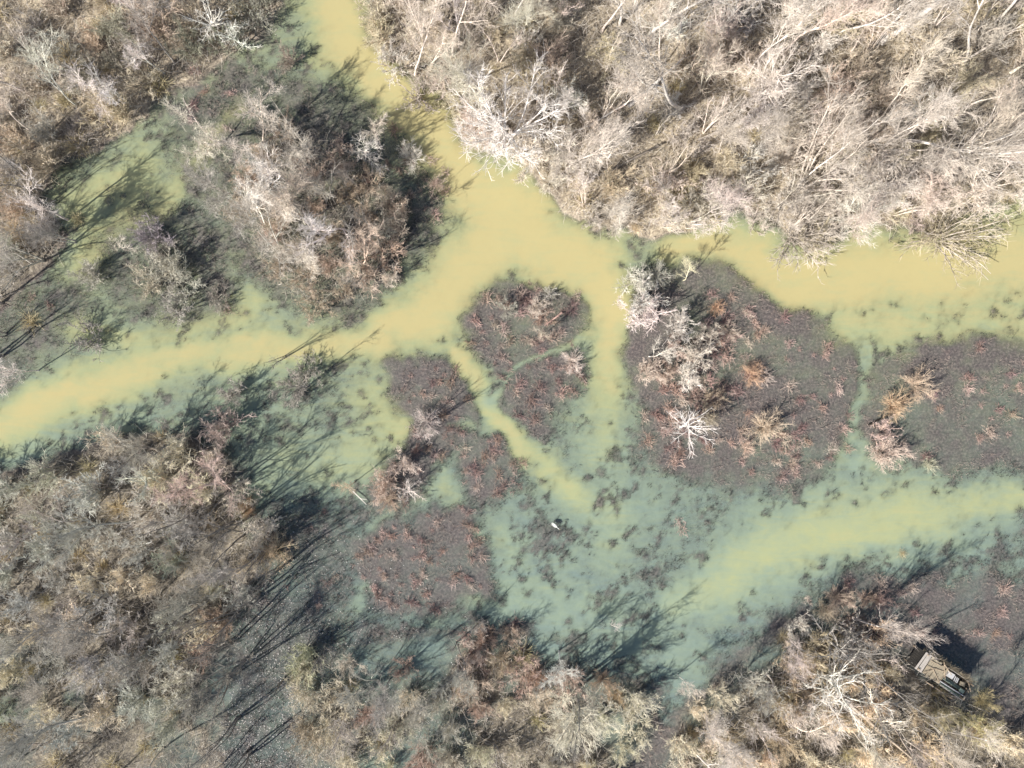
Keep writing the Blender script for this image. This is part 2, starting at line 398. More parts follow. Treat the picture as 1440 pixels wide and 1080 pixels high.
def shrub_parts(seed, h, stems=16, spread=.55, l2=90, l3=900, l4=1600, wig=.095, up=.05, tw=.011, base=.25, arch=0):
    r = np.random.default_rng(seed)
    an = r.uniform(0, 6.283, stems); sp = r.uniform(.15, 1, stems)*spread
    d0 = np.stack([np.cos(an)*sp, np.sin(an)*sp, np.ones(stems)], -1)
    st = np.stack([np.cos(an)*base*r.random(stems), np.sin(an)*base*r.random(stems), np.full(stems, -.15)], -1)
    T = march(st, d0, h*r.uniform(.6, 1.08, stems), 7, wig*.8, up-arch, r)
    TR = r.uniform(.016, .034, stems)[:, None]*np.linspace(1, .3, 7)[None]
    b = MB(); b.tubes(T, TR, 4)
    A2, R2, _ = spawn(T, TR, l2, (.15, .95), (h*.18, h*.42), (.3, .9), 5, wig, up, .6, r, tw*1.1)
    b.tubes(A2, R2, 3)
    c = MB()
    A3, R3, _ = spawn(np.concatenate([A2]), R2, l3, (.05, 1), (h*.08, h*.22), (.3, 1.1), 4, wig*1.2, up, .7, r, tw)
    c.tubes(A3, R3, 3)
    if l4:
        A4, R4, _ = spawn(A3, R3, l4, (.05, 1), (h*.04, h*.12), (.3, 1.1), 3, wig, up, .8, r, tw*.85); c.tubes(A4, R4, 3)
    return [('stems', b.mesh('stems', M_BARK)), ('twigs', c.mesh('twigs', M_TWIG))]
def clump_mesh(seed, h, n=46, spread=.9, fall=.16, w=.014, sub=40, rad=.18):
    """tuft of stalks springing from one root; some arch over"""
    r = np.random.default_rng(seed); an = r.uniform(0, 6.283, n); sp = r.uniform(.1, 1, n)*spread
    d0 = np.stack([np.cos(an)*sp, np.sin(an)*sp, np.ones(n)*.8], -1); q = np.sqrt(r.random(n))*rad
    a2 = r.uniform(0, 6.283, n)
    st = np.stack([np.cos(a2)*q, np.sin(a2)*q, np.full(n, -.06)], -1)
    T = march(st, d0, h*r.uniform(.5, 1.15, n), 5, .22, -fall, r); TR = (w*r.uniform(.6, 1.2, n))[:, None]*np.linspace(1, .4, 5)[None]
    b = MB(); b.tubes(T, TR, 3)
    if sub:
        A, R, _ = spawn(T, TR, sub, (.3, 1), (h*.15, h*.4), (.3, 1), 3, .2, -.05, .8, r, w*.5); b.tubes(A, R, 3)
    return b.mesh('weed_clump', M_WEED)

# ---------------------------------------------------------------- labels
LAND = [   # (u, v, phrase) things one can find in the picture
 (718,165,'the big white crowned tree on the north bank'), (971,602,'the coarse white snag on the large mud island'),
 (1330,955,'the ruined hunting blind'), (781,738,'the white egret'), (1345,325,'the fan crowned tree over the right channel'),
 (1100,300,'the leaning fan tree on the north bank'), (755,430,'the white bush on the round central island'),
 (805,510,'the pale bush on the right of the central island'), (597,597,'the white bush on the narrow left island'),
 (560,660,'the pinkish thicket on the narrow left island'), (905,420,'the white bushes at the top left of the large island'),
 (1080,600,'the round tan bush on the large island'), (1300,540,'the upper tan bush of the right island'),
 (1255,640,'the fan bush at the foot of the right island'), (475,310,'the forked dead tree on the upper left island'),
 (575,215,'the burst of white stems on the upper left island'), (380,780,'the straw coloured puff bush by the lower left shade'),
 (310,600,'the pink grey shrub above the lower left thicket'), (180,675,'the whitest crown of the lower left thicket'),
 (805,1005,'the star shaped white tree on the bottom edge'), (1195,975,'the sprawling white tree near the blind'),
 (915,45,'the thick pale trunk on the top edge'), (960,150,'the leaning white trunk in the north wood'),
 (50,110,'the white limbed tree in the top left wood'), (45,450,'the lone straw tussock on the left bank'),
 (430,930,'the yellow crowned bush left of the bottom thicket'), (1268,778,'the tiny tan stump in the lower channel'),
 (1207,600,'the narrow teal creek between the right islands'), (470,20,'the top mouth of the yellow channel'),
 (730,310,'the widest pool of the yellow channel'), (20,600,'the left mouth of the yellow channel'),
 (1430,350,'the right mouth of the north channel'), (200,520,'the left arm of the yellow channel'),
 (870,430,'the channel bend beside the large island'), (1100,790,'the green lower right channel'),
 (200,90,'the pale thicket of the top left wood'), (30,230,'the left edge of the top left wood'),
 (320,45,'the dark gap of the top left wood'), (230,370,'the grey brush patch in the left shallows'),
 (115,330,'the olive pond by the left bank'), (640,60,'the left tip of the north wood'),
 (800,260,'the bank below the north wood'), (1200,120,'the middle of the north wood'),
 (1380,120,'the shaded strip in the top right corner'), (1280,280,'the bank above the right channel'),
 (1400,230,'the right edge of the north wood'), (900,310,'the water edge of the north wood'),
 (1040,60,'the slender leaning trees on the top edge'), (770,60,'the yellowish clearing in the north wood'),
 (90,760,'the left side of the lower left wood'), (230,790,'the middle of the lower left wood'),
 (60,960,'the pale yellow patch at the bottom left'), (230,1010,'the long dark shadows at the bottom left'),
 (300,880,'the rusty bushes by the blue shade'), (30,1060,'the bottom left corner'),
 (370,960,'the dark blue flooded flat'), (520,930,'the left part of the bottom thicket'),
 (600,1000,'the middle of the bottom thicket'), (700,900,'the rusty point of the bottom thicket'),
 (860,1000,'the gap of water in the bottom thicket'), (1000,1040,'the pale bushes right of the bottom gap'),
 (1090,950,'the left flank of the lower right thicket'), (1390,1050,'the bottom right corner'),
 (1160,850,'the spiky rusty weeds of the lower right bank'), (1360,860,'the dark green flat above the blind'),
 (440,230,'the dark shoal of the upper left island'), (450,400,'the foot of the upper left island'),
 (340,250,'the pale left limbs of the upper left island'), (600,560,'the upper end of the narrow left island'),
 (690,665,'the small dark island below the yellow strip'), (590,790,'the weedy flat left of the egret'),
 (440,760,'the purple weedy flat by the shade'), (1000,460,'the tangled spine of the large island'),
 (1120,500,'the bare upper right of the large island'), (1100,650,'the lower edge of the large island'),
 (920,620,'the lower left shore of the large island'), (1390,560,'the bare middle of the right island'),
 (1400,640,'the lower shore of the right island'), (1260,500,'the top shore of the right island'),
 (680,480,'the rusty left side of the central island'), (770,560,'the lower lobe of the central island'),
 (480,560,'the green shallows left of the narrow island'), (960,760,'the weedy teal water right of the egret'),
]
LAND = [(a, b, 'the '+c[4:].replace(' the ', ' ')) for a, b, c in LAND]
for a in LAND:
    if len(a[2].split()) > 6: print('LONG', a[2])
LP = np.array([P(a, b) for a, b, _ in LAND])
todo = []                    # (object, adjective, noun, group) labelled at the end, when all are placed
def want(o, adj, noun, cat, group=None):
    o['category'] = cat
    if group: o['group'] = group
    h = o.get('seen_h', 0.0)
    todo.append((o, adj, noun))
def label_all():
    buckets = {}
    for o, adj, noun in todo:
        x, y = o.location.x, o.location.y
        hh = o.get('seen_h', 0.0); k = H/(H-hh); x *= k; y *= k
        if 'seen_h' in o: del o['seen_h']
        d = np.hypot(LP[:, 0]-x, LP[:, 1]-y); i = int(d.argmin())
        dx, dy = x-LP[i, 0], y-LP[i, 1]
        if d[i] < .5: w = 'at'
        elif abs(dx) > abs(dy): w = 'left of' if dx < 0 else 'right of'
        else: w = 'above' if dy > 0 else 'below'
        if d[i] >= 2.2 and w != 'at': w = 'well '+w
        buckets.setdefault((adj, noun, w, LAND[i][2]), []).append((x, y, o))
    rank = {1: [''], 2: [['left', 'right'], ['upper', 'lower']], 3: [['leftmost', 'middle', 'rightmost'], ['topmost', 'middle', 'lowest']]}
    for (adj, noun, w, ph), L in buckets.items():
        if len(L) == 1:
            L[0][2]['label'] = f'{adj} {noun} {w} {ph}'; continue
        xs = [a[0] for a in L]; ys = [a[1] for a in L]
        hor = (max(xs)-min(xs)) >= (max(ys)-min(ys))
        L.sort(key=(lambda a: a[0]) if hor else (lambda a: -a[1]))
        nm = len(L)
        if nm in (2, 3): words = rank[nm][0 if hor else 1]
        else:
            od = ['', 'second ', 'third ', 'fourth ', 'fifth ', 'sixth ', 'seventh ', 'eighth ', 'ninth ', 'tenth ']
            a, b = ('leftmost', 'rightmost') if hor else ('topmost', 'lowest')
            words = []
            for q in range(nm):
                words.append(od[q]+a if q < nm/2 else od[nm-1-q]+b)
        for q, (_, _, o) in zip(words, L): o['label'] = f'{q} {adj} {noun} {w} {ph}'

def put(proto_parts, name, x, y, z, rot, sc, cb, ct, adj, noun, cat, group, tilt=(0, 0), seen=0.0, zs=1.0):
    e = bpy.data.objects.new(name, None); C.objects.link(e); e.empty_display_size = .2
    e.location = (x, y, z); e.rotation_euler = (tilt[0], tilt[1], rot); e.scale = (sc, sc, sc*zs)
    e['seen_h'] = seen
    for nm, me in proto_parts:
        c = bpy.data.objects.new(nm, me); C.objects.link(c); c.parent = e
        c.color = (*(ct if nm in ('twigs', 'crown') else cb), 1)
    want(e, adj, noun, cat, group); return e
def jit(c, a=.10, r=rnd):
    k = 1.28+r.uniform(-a, a); return tuple(max(.01, min(.95, v*k*(1+r.uniform(-.04, .04)))) for v in c)

# plant libraries (meshes shared by copies)
WHITE = (.62, .575, .53); PALE = (.54, .48, .42); TANPINK = (.50, .41, .34); GREY = (.36, .335, .30); GREYD = (.24, .225, .20)
STRAW = (.46, .38, .23); RUST = (.36, .20, .13); OLIVE = (.30, .28, .17); ROSE = (.30, .17, .155); WETD = (.13, .115, .105)
tall = [tree_parts(100+i, 13, tr=.16, limbs=7, clear=.35, limb_len=.42, limb_ang=(.25, .75), l2=60, l3=420, l4=1300, up=.12, wig=.13) for i in range(6)]
mid = [tree_parts(200+i, 8, tr=.10, stems=1+i % 3, limbs=7, clear=.2, limb_len=.5, limb_ang=(.4, 1.0), l2=70, l3=600, l4=1700, up=.08, wig=.16) for i in range(6)]
pole = [tree_parts(380+i, 7, tr=.085, stems=2+i % 2, spread_stem=.16, limbs=5, clear=.3, limb_len=.45, limb_ang=(.25, .6), l2=26, l3=110, l4=80, up=.1, wig=.09, tw=.010) for i in range(4)]
whitet = [tree_parts(300+i, 8, tr=.20, limbs=16, clear=.3, limb_len=.66, limb_ang=(.8, 1.3), even=True, l2=200, l3=1100, l4=1500, up=.05, wig=.12, tw=.014) for i in range(2)]
fan = [tree_parts(320+i, 7.5, tr=.10, stems=7, spread_stem=.42, limbs=16, clear=.2, limb_len=.5, limb_ang=(.2, .6), l2=110, l3=900, l4=2200, up=.02, wig=.09, tw=.012) for i in range(3)]
snagp = [tree_parts(340+i, 4.6, tr=.15, limbs=14, clear=.12, limb_len=.62, limb_ang=(.75, 1.35), l2=110, l3=260, l4=0, even=True, up=.05, wig=.14, tw=.014) for i in range(3)]
dead = [tree_parts(360+i, 7, tr=.09, limbs=5, clear=.25, limb_len=.5, limb_ang=(.4, .9), l2=40, l3=320, l4=500, up=.08, wig=.12, tw=.010) for i in range(4)]
shrubs = [shrub_parts(400+i, 3.0, stems=14+2*i % 9, spread=.75+.1*(i % 3), l2=90, l3=520, l4=650, tw=.017) for i in range(8)]
thick = [shrub_parts(430+i, 2.2, stems=22, spread=1.3, l2=110, l3=520, l4=600, wig=.15, base=.7, tw=.017) for i in range(6)]
puffs = [shrub_parts(450+i, 2.2, stems=34, spread=1.15, l2=240, l3=1100, l4=700, wig=.07, up=-.02, tw=.008, base=.10) for i in range(3)]
clumps = [clump_mesh(500+i, .50, n=74, spread=1.1, fall=.18, w=.012, sub=130, rad=.26) for i in range(8)]
tufts = [clump_mesh(520+i, .85, n=120, spread=1.1, fall=.14, w=.011, sub=0, rad=.25) for i in range(4)]
for me in tufts: me.name = 'grass_tussock'

# ---------------------------------------------------------------- notable trees and bushes, placed one by one
KEY = []
def key(lib, u, v, h, sc, cb, ct, adj, noun, cat, name, rot=0., tilt=(0, 0), zs=1.0, group=None, crown=True):
    """u, v: where the middle of the crown shows in the photo (crown=True) or where the foot stands"""
    x, y = P(u, v, h*.62 if crown else 0)
    z = max(gz(x, y), -.05)
    KEY.append((x, y)); seen = h*.62 if crown else 0
    return put(lib, name, x, y, z, rot, sc, cb, ct, adj, noun, cat, group, tilt, seen, zs)
T_ = 'bare_tree'; B_ = 'round_bush'
key(whitet[0], 722, 168, 8, 1.0, (.82, .77, .73), (.80, .75, .71), 'wide chalk-white', 'leafless tree', 'tree', T_, .4)
key(snagp[0], 971, 604, 4, .84, (.80, .74, .70), (.76, .70, .66), 'bone white coarse-limbed', 'dead snag', 'tree', 'dead_snag', 1.0)
key(puffs[2], 1135, 318, 4, 1.9, PALE, PALE, 'pinkish many-stemmed', 'fan-shaped tree', 'tree', T_, .3, (.1, .15))
key(puffs[1], 1350, 325, 4, 1.95, PALE, (.47, .41, .29), 'yellowish fine-twigged', 'fan-crowned tree', 'tree', T_, 2.)
key(fan[2], 1170, 235, 8, 1.0, PALE, PALE, 'pale many-stemmed', 'leaning tree', 'tree', T_, 1., (-.15, .25))
key(fan[0], 1290, 170, 9, 1.05, PALE, PALE, 'tall many-stemmed', 'leaning tree', 'tree', T_, 4., (-.2, .25))
for (u, v, s, rt, ti, ad) in [(913,52,1.05,.2,(0,0),'thick white-trunked'),(871,36,.8,1.2,(-.05,-.02),'slim white-trunked'),(1038,32,.85,2.1,(0,.1),'slender whitish'),
        (960,150,1.0,3.3,(-.22,.36),'white leaning'),(1232,66,1.0,.9,(-.1,.2),'stout pale-limbed'),(1082,172,.7,4,(-.1,.3),'thin leaning'),
        (1250,200,.85,5,(-.1,.3),'pale twin-stemmed'),(1350,92,.9,2.8,(-.1,.25),'long pale'),(1120,262,.6,1.1,(-.1,.2),'short pale'),
        (812,188,.55,3.9,(-.2,.4),'spindly leaning'),(722,40,.7,.5,(0,0),'upright pale'),(1400,30,.8,3.,(0,.1),'tall pale'),(1010,215,.6,2,(-.1,.1),'slim greyish'),
        (854,243,.45,2.5,(-.05,-.05),'twisted slender'),(1160,60,.8,5.5,(-.1,.1),'grey pale-limbed'),(660,120,.5,.3,(0,0),'low pale')]:
    key(rnd.choice(tall), u, v, 13*s, s, WHITE if 'whit' in ad or 'pale' in ad else PALE, PALE, ad, 'bare tree', 'tree', T_, rt, ti, 1.0, None, False)
for (u, v, s, ad) in [(205,628,.8,'slim dark'),(262,615,.6,'slim grey'),(300,705,1.0,'grey many-limbed'),(318,690,.8,'dull grey'),(345,752,.9,'grey slender'),(372,770,.8,'dark slender'),
        (335,735,1.0,'grey forked'),(392,800,.8,'slim dark'),(100,655,.6,'slim grey'),(4,425,.9,'dark leaning'),(2,500,.9,'dark curved'),(8,470,.6,'dark slim'),(62,268,.9,'dark forked'),(75,285,.7,'slim dark'),
        (340,860,.9,'dull grey'),(330,905,1.0,'dark grey'),(318,955,1.0,'dull grey'),(335,1010,.9,'dark grey'),(350,1060,.9,'dull grey'),(300,840,.9,'grey slender'),(365,835,.8,'dark forked'),
        (808,962,1.0,'grey forked'),(640,905,.6,'slim dark'),(455,905,.6,'slim grey'),(400,955,.6,'slim dark'),(1165,905,.9,'grey forked'),(1215,935,1.0,'dull grey'),(1180,880,.7,'dark slim'),
        (430,545,.6,'slim grey'),(400,500,.5,'slim grey'),(470,285,.9,'grey forked'),(530,330,.8,'dull grey'),(505,372,.9,'dark slim'),(455,240,.8,'grey forked'),(590,600,.6,'dark slim'),(600,170,.0,'')]:
    if s: key(rnd.choice(pole), u, v, 7*s, s*.95, (.26, .24, .22), (.33, .30, .27), ad, 'bare tree', 'tree', T_, rnd.uniform(0, 6.28), (0, 0), 1.1, None, False)
# upper left island and left side
for (u, v, h, s, lib, cb, ad, noun) in [
   (478,312,6,.95,dead[0],WHITE,'forked white','dead tree'),(440,262,5,.8,dead[1],PALE,'pale many-limbed','dead tree'),
   (385,235,6,1.0,dead[2],WHITE,'whitish wide-limbed','dead tree'),(345,180,5,.8,mid[1],PALE,'pale spreading','bare tree'),
   (350,300,5,.8,mid[0],WHITE,'pale spreading','bare tree'),(500,205,5,.7,dead[3],WHITE,'slim white','dead tree'),(485,240,4,.55,dead[2],PALE,'slim pale','dead tree'),
   (528,190,4,.6,dead[1],PALE,'slim pale','dead tree'),(410,300,5,.8,mid[3],PALE,'fine-twigged grey','bare tree'),(430,350,5,.7,mid[4],PALE,'fine-twigged grey','bare tree'),
   (500,360,4,.65,mid[5],TANPINK,'pinkish fine-twigged','bare tree'),(425,200,5,.7,mid[2],PALE,'pale fine-twigged','bare tree'),(370,345,5,.75,mid[2],GREY,'grey bushy','bare tree'),
   (52,112,7,.9,dead[0],(.58,.56,.50),'white-limbed','bare tree'),(115,105,6,.8,dead[3],WHITE,'white-limbed','bare tree'),(150,125,5,.7,dead[1],WHITE,'whitish small','bare tree'),
   (272,12,5,.75,snagp[1],(.58,.56,.52),'white curly-limbed','bare tree'),(322,42,4,.6,snagp[2],(.6,.6,.55),'small white-limbed','bare tree'),
   (215,60,5,.8,mid[0],GREY,'grey-green bushy','bare tree'),(200,75,5,.7,dead[2],WHITE,'white-twigged','bare tree'),
   (45,290,6,.9,dead[2],WHITE,'pale-limbed','bare tree'),(10,350,6,.8,mid[2],GREY,'grey bushy','bare tree'),(75,330,4,.6,mid[4],GREY,'grey bushy','bare tree'),
   (160,345,3,.45,dead[3],PALE,'small pale','bare tree'),(310,260,5,.7,mid[3],GREY,'grey-green fine-twigged','bare tree'),(280,180,5,.7,mid[5],PALE,'pale fine-twigged','bare tree'),
   (10,520,5,.7,dead[1],WHITE,'pale-limbed','bare tree'),
   (185,672,4,.75,snagp[1],(.55,.56,.49),'white tangled','bare tree'),(75,740,5,.7,dead[3],GREY,'pale grey-limbed','bare tree'),(200,640,4,.6,mid[5],GREY,'grey fine-twigged','bare tree'),
   (290,690,5,.75,mid[1],TANPINK,'pinkish fine-twigged','bare tree'),(100,860,6,.8,mid[3],GREYD,'dull grey','bare tree'),(250,870,6,.75,mid[0],GREYD,'dull grey','bare tree'),
   (320,960,6,.75,mid[2],GREYD,'dull grey','bare tree'),(180,940,6,.8,dead[2],GREYD,'dark grey-limbed','bare tree'),(30,900,6,.8,dead[0],GREY,'grey-limbed','bare tree'),
   (805,1007,5.5,.72,whitet[1],(.56,.53,.44),'star-shaped whitish','bare tree'),(790,940,5,.7,dead[1],WHITE,'pale-limbed','bare tree'),(860,880,1,.25,dead[3],WHITE,'tiny white','bare tree'),
   (1188,978,6,1.25,snagp[0],(.62,.58,.52),'sprawling white-limbed','bare tree'),(1165,1000,5,1.0,snagp[2],WHITE,'white curly-limbed','bare tree'),(1245,1000,5,1.0,snagp[1],(.6,.55,.48),'pale sprawling','bare tree'),
   (1190,920,5,.9,snagp[2],GREY,'grey-limbed','bare tree'),(1100,975,5,.75,dead[3],PALE,'pale-limbed','bare tree'),(1130,1040,5,.8,dead[0],PALE,'pale-limbed','bare tree'),
   (1290,1050,5,.8,mid[0],PALE,'pale bushy','bare tree'),(1370,1060,5,.7,mid[1],PALE,'pale bushy','bare tree'),(1010,1035,5,.8,mid[3],PALE,'whitish bushy','bare tree'),
   (1230,1060,5,.8,dead[2],PALE,'pale-limbed','bare tree'),(965,970,4,.5,dead[1],PALE,'pale-limbed','bare tree'),
   (640,950,4,.55,mid[4],GREY,'grey fine-twigged','bare tree'),(520,980,4,.6,mid[2],GREY,'grey fine-twigged','bare tree'),(590,1020,4,.6,mid[5],GREY,'grey fine-twigged','bare tree'),
   (970,388,3,.45,dead[3],(.55,.53,.38),'pale arching','bare tree'),(935,440,3.5,.6,snagp[1],(.6,.52,.47),'pinkish white-limbed','bare tree'),(920,500,3,.5,dead[0],(.6,.54,.48),'whitish arching','bare tree'),
   (1205,300,4,.6,whitet[1],(.55,.52,.47),'fine-twigged whitish','bare tree'),(1250,250,5,.6,whitet[0],(.55,.52,.47),'fine-twigged whitish','bare tree'),
   (1100,100,8,.7,whitet[1],WHITE,'white fine-twigged','bare tree'),(1180,170,6,.6,whitet[0],PALE,'white fine-twigged','bare tree'),
   (1390,260,6,.7,whitet[0],PALE,'pale spreading','bare tree'),(1330,250,6,.65,fan[1],PALE,'pale fan-shaped','bare tree'),(980,300,5,.65,fan[2],PALE,'pale fan-shaped','bare tree'),
   (880,120,7,.7,mid[3],PALE,'pale fine-twigged','bare tree'),(780,120,6,.6,mid[1],WHITE,'whitish fine-twigged','bare tree'),(1010,90,7,.7,mid[4],PALE,'pale fine-twigged','bare tree'),
   (1240,30,7,.7,mid[0],PALE,'pale fine-twigged','bare tree'),(1420,170,7,.7,mid[2],PALE,'pale fine-twigged','bare tree'),(600,60,5,.6,mid[5],PALE,'pale overhanging','bare tree'),(640,30,6,.7,dead[0],WHITE,'long-limbed white','bare tree'),
   (620,100,5,.6,dead[2],TANPINK,'pinkish overhanging','bare tree')]:
    key(lib, u, v, h, s, jit(cb), jit(cb), ad, noun, 'tree', T_ if noun == 'bare tree' else 'dead_tree', rnd.uniform(0, 6.28))
# bushes that stand out on the islands and banks
for (u, v, h, s, lib, cb, ad) in [
   (900,395,2.5,.75,shrubs[0],(.55,.52,.48),'white bushy'),(915,418,2.5,.8,shrubs[1],(.58,.54,.50),'white bushy'),(900,445,2.2,.7,shrubs[2],WHITE,'whitish bushy'),
   (925,385,2,.6,puffs[1],(.55,.52,.47),'white spiky'),(955,460,2.4,.7,shrubs[3],(.56,.50,.46),'pinkish white'),(985,500,2.4,.7,shrubs[4],(.56,.50,.46),'pinkish white'),
   (960,490,2.2,.6,thick[0],TANPINK,'pinkish tangled'),(1000,470,2.2,.5,shrubs[5],PALE,'pale'),(915,522,2.2,.65,shrubs[6],(.50,.42,.35),'tan white'),(975,530,2.4,.65,shrubs[7],WHITE,'whitish'),
   (1010,560,1.8,.5,thick[1],(.40,.33,.25),'brownish'),(1000,585,2,.55,puffs[2],(.42,.37,.28),'tan bushy'),(1082,602,2,.78,puffs[0],(.54,.44,.34),'round tan'),(1062,527,1.5,.5,puffs[1],(.50,.34,.24),'orange-tan spiky'),
   (1010,432,1,.36,puffs[0],(.44,.30,.20),'small orange-tan'),(1052,632,1,.38,puffs[2],(.50,.40,.32),'small tan spiky'),(940,520,2,.5,thick[4],TANPINK,'pinkish tangled'),(1030,465,1.2,.4,puffs[1],(.5,.42,.35),'small pale'),
   (1300,541,2,.68,puffs[1],(.52,.43,.33),'round tan'),(1268,570,2,.7,puffs[0],(.50,.38,.27),'orange-tan'),(1258,640,2.2,.82,puffs[2],(.54,.44,.38),'fan-shaped tan'),(1248,608,1.6,.55,thick[2],(.5,.4,.34),'pinkish tan'),(1312,655,1,.34,puffs[0],(.45,.42,.32),'small yellowish'),
   (597,597,2,.62,puffs[1],(.60,.52,.47),'white fine-stemmed'),(562,650,2,.62,shrubs[1],(.55,.46,.42),'pinkish white'),(540,680,2,.72,shrubs[3],(.50,.38,.33),'pink-grey'),(575,692,1.6,.42,snagp[2],WHITE,'small white'),
   (545,705,1.6,.55,puffs[0],(.40,.31,.25),'rusty tan'),(495,680,1.4,.4,dead[1],(.5,.4,.3),'small tan'),
   (758,430,2,.48,puffs[2],(.56,.50,.44),'white fine-stemmed'),(773,412,1.4,.35,puffs[0],(.50,.48,.42),'small whitish'),(712,432,1.6,.42,shrubs[5],GREY,'grey'),(806,508,1.8,.52,puffs[1],(.56,.47,.43),'pinkish white'),(760,475,1.2,.35,dead[2],(.45,.38,.32),'small sprawling'),
   (575,215,2,.62,puffs[2],(.60,.56,.52),'white-stemmed bursting'),(612,255,1.4,.4,puffs[0],TANPINK,'small pinkish'),(535,320,2.6,.6,shrubs[2],PALE,'pale grey'),(560,290,2.4,.55,shrubs[6],TANPINK,'pinkish'),(545,390,2,.5,shrubs[0],PALE,'whitish'),
   (380,780,2.4,.88,puffs[0],(.50,.42,.30),'round straw-coloured'),(310,605,2.6,.9,shrubs[7],(.38,.30,.27),'pink-grey'),(410,545,2.2,.72,thick[3],(.36,.33,.28),'grey spreading'),(430,515,2,.6,thick[5],(.36,.34,.29),'grey spreading'),(325,555,2.2,.6,shrubs[4],GREY,'grey'),
   (425,925,2.4,.8,shrubs[0],(.48,.46,.32),'yellowish pale'),(430,1040,2.4,.9,shrubs[3],(.36,.31,.24),'brown-grey'),(420,960,1.6,.55,thick[1],(.38,.35,.26),'pale olive'),
   (300,880,2.6,.7,shrubs[5],(.36,.27,.21),'rusty'),(275,920,2.6,.65,shrubs[1],(.36,.27,.21),'rusty'),(345,715,1.5,.45,puffs[2],(.42,.3,.2),'rusty'),
   (115,385,2.4,.65,shrubs[4],GREY,'grey'),(195,395,2.4,.8,thick[0],(.42,.40,.32),'grey-green'),(235,375,2.4,.8,shrubs[6],(.44,.42,.35),'grey-green'),(205,325,2.4,.75,shrubs[2],(.30,.28,.28),'dark grey'),(250,400,2.,.7,thick[5],(.44,.43,.37),'pale tangled'),(240,430,2,.7,thick[2],GREY,'grey'),(120,475,2,.75,thick[4],(.32,.30,.27),'grey'),(215,345,2,.6,thick[1],GREY,'grey'),(300,420,2,.5,thick[3],(.3,.27,.25),'dark grey'),
   (1020,30,3,.8,shrubs[2],PALE,'pale'),(405,75,2.,.55,shrubs[1],(.28,.22,.19),'sparse dark'),
   (705,935,1.8,.6,puffs[1],(.42,.33,.25),'spiky rust-tan'),(680,905,1.8,.6,puffs[0],(.38,.27,.21),'spiky rust'),(755,960,1.6,.5,puffs[2],(.38,.27,.2),'spiky rust'),(850,965,1.6,.55,puffs[1],(.44,.34,.25),'spiky tan'),(870,985,1.6,.5,puffs[0],(.42,.33,.22),'spiky tan'),(670,880,1.4,.5,puffs[2],(.4,.36,.32),'spiky pale'),
   (1185,845,1.6,.6,puffs[1],(.44,.35,.28),'spiky pinkish tan'),(1165,862,1.4,.5,puffs[2],(.42,.35,.27),'spiky tan'),(1245,850,1.4,.5,puffs[0],(.40,.28,.24),'spiky rose'),(1225,845,1.2,.4,puffs[1],(.36,.27,.22),'spiky rose'),
   (1392,990,1.4,.52,puffs[1],(.50,.42,.25),'spiky straw-yellow'),(1395,1035,1.8,.65,puffs[2],(.50,.43,.26),'straw-yellow'),(1330,1010,1.8,.7,puffs[0],(.48,.42,.27),'straw-yellow'),(1368,1015,1.6,.55,thick[0],(.46,.41,.24),'straw-yellow'),
   (1135,930,1.6,.6,puffs[0],(.48,.40,.25),'straw-yellow'),(1110,1000,1.6,.65,puffs[2],(.50,.41,.27),'straw-yellow'),(1105,1050,2,.8,puffs[1],(.46,.38,.26),'round tan')]:
    key(lib, u, v, h, s*1.12, jit(cb), jit(cb), ad, 'bush', 'bush', B_, rnd.uniform(0, 6.28))

# ---------------------------------------------------------------- thickets: shrubs filling the wooded ground
def inside(poly, x, y): return poly_sd(np.array([x]), np.array([y]), poly)[0]
def scatter(poly, mind, tries, avoid, margin=0.0, box=(-39, 39, -29.5, 29.5)):
    q = np.array([P(*a) for a in poly]); lo = np.maximum(q.min(0), (box[0], box[2])); hi = np.minimum(q.max(0), (box[1], box[3]))
    out = []; xs = rng.uniform(lo[0], hi[0], tries); ys = rng.uniform(lo[1], hi[1], tries)
    sd = poly_sd(xs, ys, poly); ok = sd > margin; xs, ys = xs[ok], ys[ok]
    for x, y in zip(xs, ys):
        if all((x-a)**2+(y-b)**2 > mind*mind for a, b in out) and all((x-a)**2+(y-b)**2 > (mind*.45)**2 for a, b in avoid):
            out.append((x, y))
    return out
BL = P(1330, 955)
TONES = {   # (colour, word) by district
 'A': [((.56,.49,.42),'pale pinkish'),((.52,.45,.37),'pale tan'),((.58,.54,.49),'whitish'),((.47,.41,.30),'straw-toned'),((.40,.35,.31),'brown-grey')],
 'B': [((.42,.36,.29),'pale tan'),((.38,.35,.31),'grey'),((.46,.38,.29),'pinkish tan'),((.31,.30,.24),'olive grey'),((.44,.40,.31),'pale straw')],
 'C': [((.44,.38,.32),'pale grey'),((.42,.33,.27),'pinkish'),((.38,.31,.24),'brownish')],
 'E': [((.33,.32,.29),'grey'),((.35,.325,.28),'tan-grey'),((.29,.285,.26),'dull grey'),((.42,.375,.295),'pale tan'),((.31,.31,.255),'olive grey')],
 'F': [((.33,.30,.25),'grey-tan'),((.38,.35,.27),'pale olive'),((.30,.23,.19),'brown'),((.40,.35,.28),'pale tan')],
 'G': [((.42,.37,.29),'pale tan'),((.44,.36,.26),'straw-toned'),((.36,.33,.29),'grey'),((.36,.28,.21),'brownish')],
}
WOOD['C'] = [(365,190),(440,175),(500,230),(540,260),(570,300),(575,350),(540,400),(480,430),(430,440),(385,400),(350,350),(340,290),(350,240)]
nshrub = 0
shr_all = []
